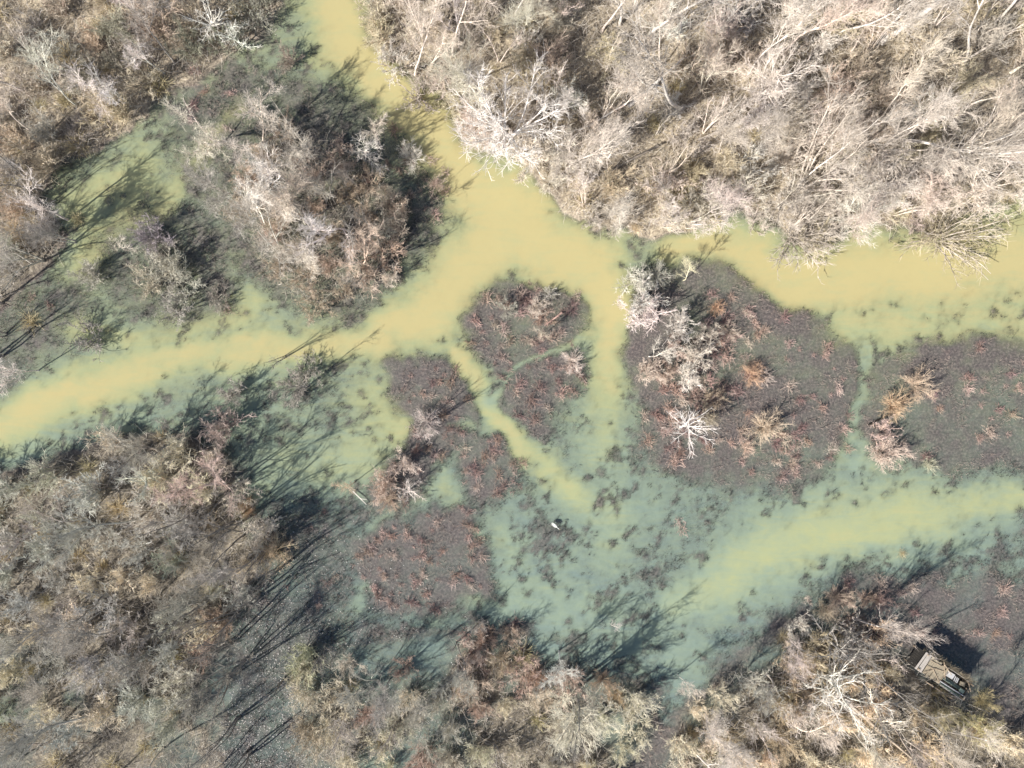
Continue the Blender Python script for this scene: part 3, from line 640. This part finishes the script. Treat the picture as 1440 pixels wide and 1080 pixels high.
for k, mind, cov in (('A', 1.9, 0), ('B', 1.95, 0), ('C', 1.75, 0), ('E', 2.0, 0), ('F', 1.85, 0), ('G', 1.85, 0)):
    pts = scatter(WOOD[k], mind, 1800, KEY+[BL, P(1350, 970), P(1310, 940)]*1, .25)
    for (x, y) in pts:
        if math.hypot(x-BL[0], y-BL[1]) < 2.6: continue
        # dark openings where no shrub grows
        if vnoise(np.array([x]), np.array([y]), 3.2, 777)[0] > (.80 if k == 'A' else .76): continue
        shr_all.append((k, x, y))
rnd.shuffle(shr_all)
def mix3(a, b, f): return tuple(p*(1-f)+q*f for p, q in zip(a, b))
for i, (k, x, y) in enumerate(shr_all):
    tones = TONES[k]
    f = vnoise(np.array([x]), np.array([y]), 5.0, 888)[0]
    ci = min(len(tones)-1, int(f*len(tones)+rnd.uniform(-.9, .9))) if True else 0
    c, word = tones[max(0, ci)]
    if k in 'EFG': c = tuple(min(.66, q*(1.5 if k == 'E' else 1.4)) for q in c)
    low = rnd.random() < .4
    sc = rnd.uniform(.62, 1.08)*(1.0 if k in 'ABE' else .85)
    lib = rnd.choice(thick) if low else rnd.choice(shrubs)
    z = max(gz(x, y), -.03)
    h = (2.2 if low else 3.0)*sc
    size = 'small' if sc < .75 else ('large' if sc > .95 else 'middling')
    put(lib, 'tangled_bush' if low else 'bare_shrub', x, y, z, rnd.uniform(0, 6.28), sc, jit(c), jit(c, .15), f'{size} {word}', 'tangled bush' if low else 'upright shrub', 'bush',
        'low tangled bushes of the flooded woods' if low else 'upright twiggy shrubs of the flooded woods', seen=h*.6)
print('shrubs', len(shr_all), sum(1 for _ in shr_all))

# slim saplings that rise out of the thickets
ns = 0
for k, cnt in (('A', 60), ('B', 18), ('E', 30), ('F', 10), ('G', 12)):
    pts = scatter(WOOD[k], 2.6, 600, [], .5)[:cnt]
    for (x, y) in pts:
        if math.hypot(x-BL[0], y-BL[1]) < 3: continue
        s = rnd.uniform(.45, .75) if k == 'A' else rnd.uniform(.4, .62)
        lib = rnd.choice(tall if rnd.random() < .4 else pole)
        c = jit(PALE if k in 'ABG' else GREY)
        w = 'pale' if k in 'ABG' else 'grey'
        put(lib, 'sapling', x, y, gz(x, y), rnd.uniform(0, 6.28), s, c, c, f'slim {w}', 'leafless sapling', 'tree', 'slim saplings rising from the thickets',
            (rnd.uniform(-.12, .12), rnd.uniform(-.12, .12)), 5*s)

# ---------------------------------------------------------------- rosy weed clumps on the mud flats
CL = []
def clump_zone(poly, n, mind, cols, s=(.5, 1.1), margin=.1, noise_t=.45, seed=5):
    pts = scatter(poly, mind, n*14, [], margin, (-36.5, 36.5, -27.5, 27.5)); out = []
    for (x, y) in pts:
        if vnoise(np.array([x]), np.array([y]), 1.7, seed)[0] < noise_t: continue
        out.append((x, y))
    for (x, y) in out[:n]: CL.append((x, y, rnd.choice(cols), rnd.uniform(*s)))
RC = [((.42, .31, .275), 'rosy'), ((.29, .20, .185), 'dark rosy'), ((.48, .39, .34), 'pinkish tan'), ((.36, .26, .215), 'rusty')]
clump_zone(ISLE['centre'], 80, .5, RC, (.4, 1.1), .3, .2)
clump_zone(ISLE['large'], 90, .7, RC, (.35, 1.0), .4, .45, 6)
clump_zone([(890,480),(1060,430),(1090,560),(1000,560),(960,660),(900,640)], 40, .6, RC, (.8, 1.4), .2, .3, 8)
clump_zone([(1090,600),(1200,580),(1195,650),(1080,690)], 22, .5, RC, (.6, 1.1), .1, .3, 9)
clump_zone(ISLE['right'], 60, .8, RC, (.45, .95), .5, .45, 10)
clump_zone(ISLE['mid_left'], 45, .5, RC, (.4, .95), .0, .2, 12)
clump_zone(ISLE['lower_small'], 34, .45, RC, (.4, .9), .0, .2, 13)
clump_zone(ISLE['lower_mid'], 70, .5, RC, (.35, .95), .0, .25, 14)
clump_zone([(400,700),(480,720),(480,850),(420,860),(380,800)], 16, .8, RC, (.35, .8), .1, .4, 15)
clump_zone([(520,150),(640,240),(620,320),(560,300),(500,250)], 18, .7, RC, (.5, 1.0), .1, .3, 16)
clump_zone([(1120,820),(1290,800),(1440,830),(1440,900),(1300,900),(1150,880)], 22, .8, RC, (.6, 1.1), .1, .35, 17)
clump_zone([(640,880),(745,870),(750,950),(660,960)], 14, .7, RC, (.8, 1.3), .1, .2, 18)
clump_zone([(270,80),(330,90),(330,200),(250,180)], 8, .8, RC, (.6, 1.0), .1, .3, 19)
for u, v in ((1000,415),(1062,455),(1075,465),(955,735),(960,745),(320,435),(455,720),(70,430),(45,418),(585,820),(600,835)):
    CL.append((*P(u, v), RC[rnd.randrange(2)], rnd.uniform(.6, .9)))
rnd.shuffle(CL)
print('CLUMPS', len(CL), flush=True)
CL.sort(key=lambda a: -a[3])
for (x, y, (c, w), s) in CL[:296]:
    z = max(gz(x, y), -.05)
    o = bpy.data.objects.new('weed_clump', rnd.choice(clumps)); C.objects.link(o)
    o.location = (x, y, z); o.rotation_euler = (0, 0, rnd.uniform(0, 6.28)); s *= 1.15; ax = rnd.uniform(.7, 1.3); o.scale = (s*ax, s/ax, s*1.1); o.color = (*jit(c, .2), 1)
    want(o, ('large ' if s > .9 else 'small ' if s < .6 else '')+w, 'weed clump', 'weed clump', 'rosy dead weed clumps on the mud flats')
small = MB()
for i, (x, y, _, s) in enumerate(CL[296:]):
    if rnd.random() < .45: continue
    r = np.random.default_rng(9000+i); n = 26; an = r.uniform(0, 6.283, n); q = np.sqrt(r.random(n))*.3*s; a2 = r.uniform(0, 6.28, n)
    st = np.stack([x+np.cos(a2)*q, y+np.sin(a2)*q, np.full(n, max(gz(x, y), -.03))], -1)
    T = march(st, np.stack([np.cos(an), np.sin(an), np.full(n, .8)], -1), .5*s*r.uniform(.5, 1.2, n), 4, .25, -.22, r)
    small.tubes(T, np.linspace(.012, .006, 4)[None].repeat(n, 0), 3)
stuff_later = small
# straw tussocks
TU = [(45,452,1.2),(60,150,.9),(110,310,1.),(25,320,1.1),(35,345,1.)]
for poly, n in ((WOOD['A'], 44), (WOOD['B'], 18), (WOOD['E'], 24), (WOOD['G'], 20), (WOOD['F'], 6)):
    pts = scatter(poly, 1.6, 500, [], .4, (-36, 36, -27, 27))[:n]
    TU += [(p[0]*20+720, 540-p[1]*20, rnd.uniform(.9, 1.7)) for p in pts]
TU.append((1268, 778, .55))
for (u, v, s) in TU:
    x, y = P(u, v); o = bpy.data.objects.new('grass_tussock', rnd.choice(tufts)); C.objects.link(o)
    o.location = (x, y, max(gz(x, y), -.03)); o.rotation_euler = (0, 0, rnd.uniform(0, 6.28)); o.scale = (s, s, s); o.color = (*jit((.46, .39, .25), .15), 1)
    want(o, 'large straw-yellow' if s > 1.3 else 'straw-yellow', 'grass tussock', 'grass tussock', 'straw coloured grass tussocks')

# ---------------------------------------------------------------- uncountable cover: joined stuff
def stuff(name, mb, mat, label, cat, color):
    me = mb.mesh(name, mat); o = link(name, me); o.color = (*color, 1)
    o['kind'] = 'stuff'; o['label'] = label; o['category'] = cat; return o
def field_pts(n, mode, seed, zmin, zmax):
    r = np.random.default_rng(seed); x = r.uniform(-39, 39, n*6); y = r.uniform(-30, 30, n*6)
    z, s, g, f = fields(x, y)
    if mode == 'wood': ok = (g > .45)
    elif mode == 'dry': ok = (g > .45) & (r.random(len(x)) < np.clip(warmth(x, y)*1.3-.25+(vnoise(x, y, 3.0, 66) > .68)*.7, 0, 1))
    elif mode == 'mud': ok = (f > .4) & (g < .5)
    else: ok = (g < .4) & (f < .8)
    ok &= (z > zmin) & (z < zmax)
    i = np.where(ok)[0][:n]; return x[i], y[i], z[i], r
def blades(n, mode, seed, zmin, zmax, h, tilt, w, k=3, clump=None, lift=0.0):
    x, y, z, r = field_pts(n, mode, seed, zmin, zmax)
    if clump:
        ok = vnoise(x, y, clump[0], seed+3)+.4*vnoise(x, y, clump[0]*.3, seed+4) > clump[1]; x, y, z = x[ok], y[ok], z[ok]
    n = len(x); an = r.uniform(0, 6.283, n); tl = np.abs(r.normal(0, tilt, n))
    d = np.stack([np.cos(an)*np.sin(tl), np.sin(an)*np.sin(tl), np.cos(tl)], -1)
    Q = march(np.stack([x, y, np.maximum(z, -.05)+lift*r.random(n)], -1), d, h*r.uniform(.5, 1.3, n), k, .28, -.04, r)
    Q[:, :, 2] = np.maximum(Q[:, :, 2], (np.maximum(z, -.02)+.01)[:, None])
    b = MB(); b.tubes(Q, (w*r.uniform(.6, 1.3, n))[:, None]*np.linspace(1, .4, k)[None], 3); return b
stuff('dead_grass', blades(38000, 'dry', 1001, -.05, 9, .55, 1.0, .012), M_WEED, 'pale dead grass and straw lying over the woodland floor', 'dead grass', (.56, .50, .40))
stuff('fallen_twigs', blades(20000, 'wood', 1002, -.05, 9, 1.1, 1.25, .015, 4, None, .5), M_TWIG, 'tangle of fine grey fallen twigs under the bushes of the woods', 'twigs', (.55, .50, .44))
stuff('mud_stubble', blades(60000, 'mud', 1003, -.12, .2, .26, .9, .012, 3, (1.0, .80)), M_WEED, 'short pinkish dead stubble scattered over the mud flats', 'stubble', (.34, .28, .25))
stuff('water_weed', blades(60000, 'water', 1004, -.16, .02, .22, 1.2, .014, 3, (.7, .56)), M_WEED, 'dark drowned weed breaking the shallow water', 'water weed', (.05, .05, .05))
stuff('small_weeds', stuff_later, M_WEED, 'many small rosy dead weeds between the larger clumps on the mud flats', 'weeds', (.40, .29, .26))
def leaves(n, seed):
    r = np.random.default_rng(seed); x = r.uniform(-37, 2, n*5); y = r.uniform(-28, -6, n*5); z, s, g, f = fields(x, y)
    dens = np.clip((-x-y*1.2-22)/22, 0, 1)*(f > .3)
    ok = (r.random(n*5) < dens) & (z > -.09); x, y, z = x[ok][:n], y[ok][:n], np.maximum(z[ok][:n], .0)
    n = len(x); a = r.uniform(0, 6.28, n); L = r.uniform(.02, .05, n)
    c = np.stack([x, y, z+.02], -1); e = np.stack([np.cos(a)*L, np.sin(a)*L, r.normal(0, .012, n)], -1)
    q = np.stack([-np.sin(a)*L*.6, np.cos(a)*L*.6, r.normal(0, .012, n)], -1); up = np.array([0, 0, .02])
    V = np.stack([c-e, c-q+up, c+e, c+q+up], 1).reshape(-1, 3); b = MB(); b.V = [V]; b.F = [np.arange(4*n).reshape(-1, 4)]; b.n = 4*n
    return b
stuff('pale_leaves', leaves(5200, 1010), M_TWIG, 'pale curled dead leaves floating on the dark flooded flats', 'leaves', (.55, .52, .50))

# ---------------------------------------------------------------- fallen logs
def log(u0, v0, u1, v1, r0, r1, col, lab, z0=.25, z1=.5, branches=5, seed=1):
    a, b = P(u0, v0), P(u1, v1); r = np.random.default_rng(seed)
    root = bpy.data.objects.new('fallen_log', None); C.objects.link(root); root.location = (a[0], a[1], 0)
    d = np.array([b[0]-a[0], b[1]-a[1], z1-z0]); L = np.linalg.norm(d)
    T = march(np.array([[0, 0, z0]]), d[None], np.array([L]), 9, .035, 0, r); R = np.linspace(r0, r1, 9)[None]
    m_ = MB(); m_.tubes(T, R, 8); o = link('trunk', m_.mesh('trunk', M_BARK, True), root); o.color = (*col, 1)
    Q, RQ, _ = spawn(T, R, branches, (.3, 1), (.6, 1.8), (.4, .9), 6, .2, .04, .5, r, .02)
    for i in range(branches):
        m_ = MB(); m_.tubes(Q[i:i+1], RQ[i:i+1], 5); o = link('branch', m_.mesh('branch', M_BARK, True), root); o.color = (*col, 1)
    root['label'] = lab; root['category'] = 'log'; root['group'] = 'fallen logs'
log(882, 152, 960, 100, .16, .05, WHITE, 'broken white log lying left of the leaning white trunk in the north wood', .3, 1.2, 4, 1)
log(812, 187, 905, 150, .08, .03, WHITE, 'long thin white pole lying below the broken log in the north wood', .5, 1.2, 3, 2)
log(858, 243, 918, 202, .14, .07, (.16, .14, .12), 'dark log shape standing in for a slender tree shadow above the north bank', .4, .9, 2, 3)  # dark-coloured bar imitating the cast shadow of the twisted slender tree
log(1178, 975, 1300, 1072, .13, .04, (.34, .28, .22), 'long brown log running down from the sprawling white tree', 1.2, 1.8, 6, 4)
log(1232, 66, 1320, 8, .26, .14, WHITE, 'stout pale forked log near the top edge of the north wood', .6, 3.0, 5, 5)
log(1345, 92, 1445, 45, .10, .04, PALE, 'long pale pole lying in the top right wood', .8, 2.2, 4, 6)
log(35, 1040, 135, 1040, .05, .03, (.16, .13, .11), 'straight thin branch lying level at the bottom left', .6, .8, 2, 7)
log(790, 440, 765, 458, .07, .03, (.50, .33, .28), 'short rosy log on the round central island', .15, .3, 3, 8)
log(1220, 598, 1253, 583, .06, .04, (.07, .06, .05), 'black log on the left shore of the right island', .12, .15, 1, 9)
log(497, 690, 517, 708, .04, .02, WHITE, 'curved white stick on the left tip of the narrow island', .15, .3, 1, 10)
log(600, 25, 670, 12, .12, .05, (.52, .47, .40), 'pale arched log near the top of the north wood tip', 1.0, 2.0, 4, 11)

# ---------------------------------------------------------------- the hunting blind: posts, thatched roof, open boarded hide
def box_mesh(name, sx, sy, sz, mat, bev=.008):
    import bmesh
    bm = bmesh.new(); bmesh.ops.create_cube(bm, size=1); bmesh.ops.scale(bm, vec=(sx, sy, sz), verts=bm.verts)
    if bev: bmesh.ops.bevel(bm, geom=bm.edges[:], offset=min(bev, min(sx, sy, sz)*.3), segments=1, affect='EDGES')
    me = bpy.data.meshes.new(name); bm.to_mesh(me); bm.free(); me.materials.append(mat); return me
hb = bpy.data.objects.new('hunting_blind', None); C.objects.link(hb)
hx, hy = P(1331, 953, 1.8)
hb.location = (hx, hy, -.15); hb.scale = (.92, .92, .92); hb.rotation_euler = (0, 0, math.radians(-34))
hb['label'] = 'ruined hunting blind with reed roof and open boarded hide on lower right flat'; hb['category'] = 'hunting blind'
def part(name, size, loc, mat, rot=(0, 0, 0), me=None, parent=None, lab=None):
    me = me or box_mesh(name, *size, mat); o = link(name, me, parent or hb); o.location = loc; o.rotation_euler = rot
    if lab: o['label'] = lab
    return o
for x in (-2.0, -.3, 1.95):
    for y in (-.62, .62): part('post', (.1, .1, 2.6), (x, y, .85), M_POST)
# floor of boards, three walls of upright boards
fb = box_mesh('floor_board', 4.1, .14, .04, M_DARKW)
for i in range(9): part('floor_board', None, (0, -.62+i*.155, .75), None, me=fb)
wb = box_mesh('wall_board', .16, .03, 1.25, M_PLANK)
for i in range(24):
    part('wall_board', None, (-2.0+i*.172, .70, 1.22+rnd.uniform(-.04, .04)), None, me=wb)
for i in range(13):
    part('wall_board', None, (-2.0+i*.172, -.70, 1.22+rnd.uniform(-.04, .04)), None, me=wb)
wb2 = box_mesh('wall_board', .03, .16, 1.2, M_DARKW)
for i in range(8):
    part('wall_board', None, (2.06, -.62+i*.175, 1.2), None, me=wb2); part('wall_board', None, (-2.10, -.62+i*.175, 1.25), None, me=wb2)
# grey plank strip at the outer end of the roof, then the reed mats
rp = box_mesh('roof_plank', .17, 1.5, .03, M_PLANK)
for i in range(3): part('roof_plank', None, (-2.15+i*.19, 0, 2.0+.03*(i % 2)), None, (0, .05, .03*(i-1)), rp)
for i in range(9):
    rm = box_mesh('reed_bundle', .17, 1.35+rnd.uniform(-.12, .12), .07, M_REED, .02)
    part('reed_bundle', None, (-1.55+i*.16, rnd.uniform(-.05, .05), 2.03+rnd.uniform(-.02, .03)), None, (rnd.uniform(-.05, .05), rnd.uniform(-.1, .1), rnd.uniform(-.12, .12)), rm)
for (x, y, a, L) in ((-1.0, .1, .3, 1.5), (-.7, -.3, -.5, 1.2), (-1.3, -.25, .9, 1.1), (-.4, .35, -.9, 1.3), (-1.2, .45, .1, .9), (-.2, -.1, 1.3, 1.1)):
    part('roof_pole', (L, .04, .035), (x, y, 2.12), M_POST, (0, .03, a))
# reed fringe on the back wall and over the open part
r = np.random.default_rng(77)
fr_ = MB(); n = 420; xs = r.uniform(-2.1, 2.1, n)
Q = march(np.stack([xs, .74+r.normal(0, .04, n), r.uniform(1.3, 1.75, n)], -1), np.stack([r.normal(0, .35, n), np.abs(r.normal(.25, .35, n)), np.ones(n)*.8], -1), r.uniform(.3, .7, n), 3, .15, -.05, r)
fr_.tubes(Q, np.linspace(.014, .005, 3)[None].repeat(n, 0), 3)
o = link('reed_fringe', fr_.mesh('reed_fringe', M_REED), hb)
part('shelf_board', (.62, .42, .04), (.42, .32, 1.72), M_WHITEB, (.08, .05, .05))
for x in (.86, 1.0, 1.12): part('shelf_board', (.07, .38, .03), (x, .28, 1.70), M_WHITEB, (0, 0, .2), lab='narrow white slat')
part('cushion', (.34, .3, .12), (1.55, .28, 1.68), M_REED, (0, 0, .3))
part('bench', (1.9, .26, .05), (.95, -.12, 1.30), M_GREENB)
part('front_rail', (2.3, .07, .07), (.85, -.45, 1.85), M_WHITEB, (0, .02, .03))
part('front_rail', (2.0, .07, .06), (1.15, -.72, 1.80), M_PLANK, (0, 0, -.02))
for i in range(6): part('front_board', (.30, .05, .26), (.0+i*.34, -.58, 1.70), M_GREENB, (.5, 0, .03))
part('green_panel', (.42, .26, .04), (1.72, -.18, 1.80), M_GREENB, (0, .1, 0))
part('leaning_pole', (1.0, .05, .04), (-.25, .55, 2.15), M_POST, (0, .1, -.35)); part('leaning_pole', (1.1, .05, .04), (2.15, .35, 1.7), M_POST, (0, .5, -.45))
part('leaning_pole', (.9, .05, .04), (2.2, .1, 1.6), M_POST, (0, .6, -.2)); part('ramp_pole', (2.4, .09, .07), (.9, -1.1, 1.0), M_POST, (0, .02, .02))
KEY.append((hx, hy))

# ---------------------------------------------------------------- white egret wading in the shallows
ex, ey = P(780, 738)
eg = bpy.data.objects.new('egret', None); C.objects.link(eg); eg.location = (ex, ey, -.17); eg.scale = (.85, .85, .85); eg.rotation_euler = (0, 0, math.radians(-32))
eg['label'] = 'white egret wading alone in the teal shallows'; eg['category'] = 'bird'
def ellip_loft(name, pts, mat, sides=12):
    """smooth body: (x, z, ry, rz) stations along x"""
    V, F = [], []
    for (x, z, ry, rz) in pts:
        for j in range(sides):
            a = 2*math.pi*j/sides; V.append((x, math.cos(a)*ry, z+math.sin(a)*rz))
    for i in range(len(pts)-1):
        for j in range(sides): F.append((i*sides+j, i*sides+(j+1) % sides, (i+1)*sides+(j+1) % sides, (i+1)*sides+j))
    F.append(tuple(range(sides))); F.append(tuple(range((len(pts)-1)*sides, len(pts)*sides))[::-1])
    me = bpy.data.meshes.new(name); me.from_pydata(V, [], F); me.materials.append(mat)
    me.polygons.foreach_set('use_smooth', np.ones(len(F), bool)); return me
link('body', ellip_loft('body', [(-.34, .42, .01, .01), (-.24, .46, .06, .04), (-.10, .52, .105, .085), (.05, .56, .11, .10), (.15, .58, .075, .08), (.20, .62, .045, .05),
     (.22, .70, .032, .04), (.20, .80, .027, .035), (.23, .90, .026, .03), (.30, .95, .034, .032), (.36, .955, .03, .026), (.40, .95, .012, .012)], M_FEATHER), eg)
link('beak', ellip_loft('beak', [(.395, .95, .012, .012), (.45, .94, .008, .008), (.52, .925, .002, .002)], M_BEAK, 8), eg)
for s in (-1, 1):
    link('wing', ellip_loft('wing', [(-.36, .44, .008, .01), (-.25, .50, .022, .05), (-.08, .55, .028, .085), (.08, .58, .022, .07), (.13, .58, .006, .02)], M_FEATHER), eg).location = (0, s*.095, .0)
    b = MB(); b.tubes(np.array([[[-.02, s*.045, .50], [-.03, s*.045, .26], [.0+.05*s, s*.045, .02], [.02+.05*s, s*.045, -.1]]]), np.array([[.016, .009, .009, .009]]), 6)
    link('leg', b.mesh('leg', M_LEGB, True), eg)

label_all()
for o in bpy.data.objects:
    l = o.get('label')
    if l and len(l.replace('-', ' ').split()) > 16:
        for w in ('small ', 'large ', 'middling ', 'dark ', 'well '): l = l.replace(w, '', 1)
        o['label'] = l
print('objects', len(bpy.data.objects))
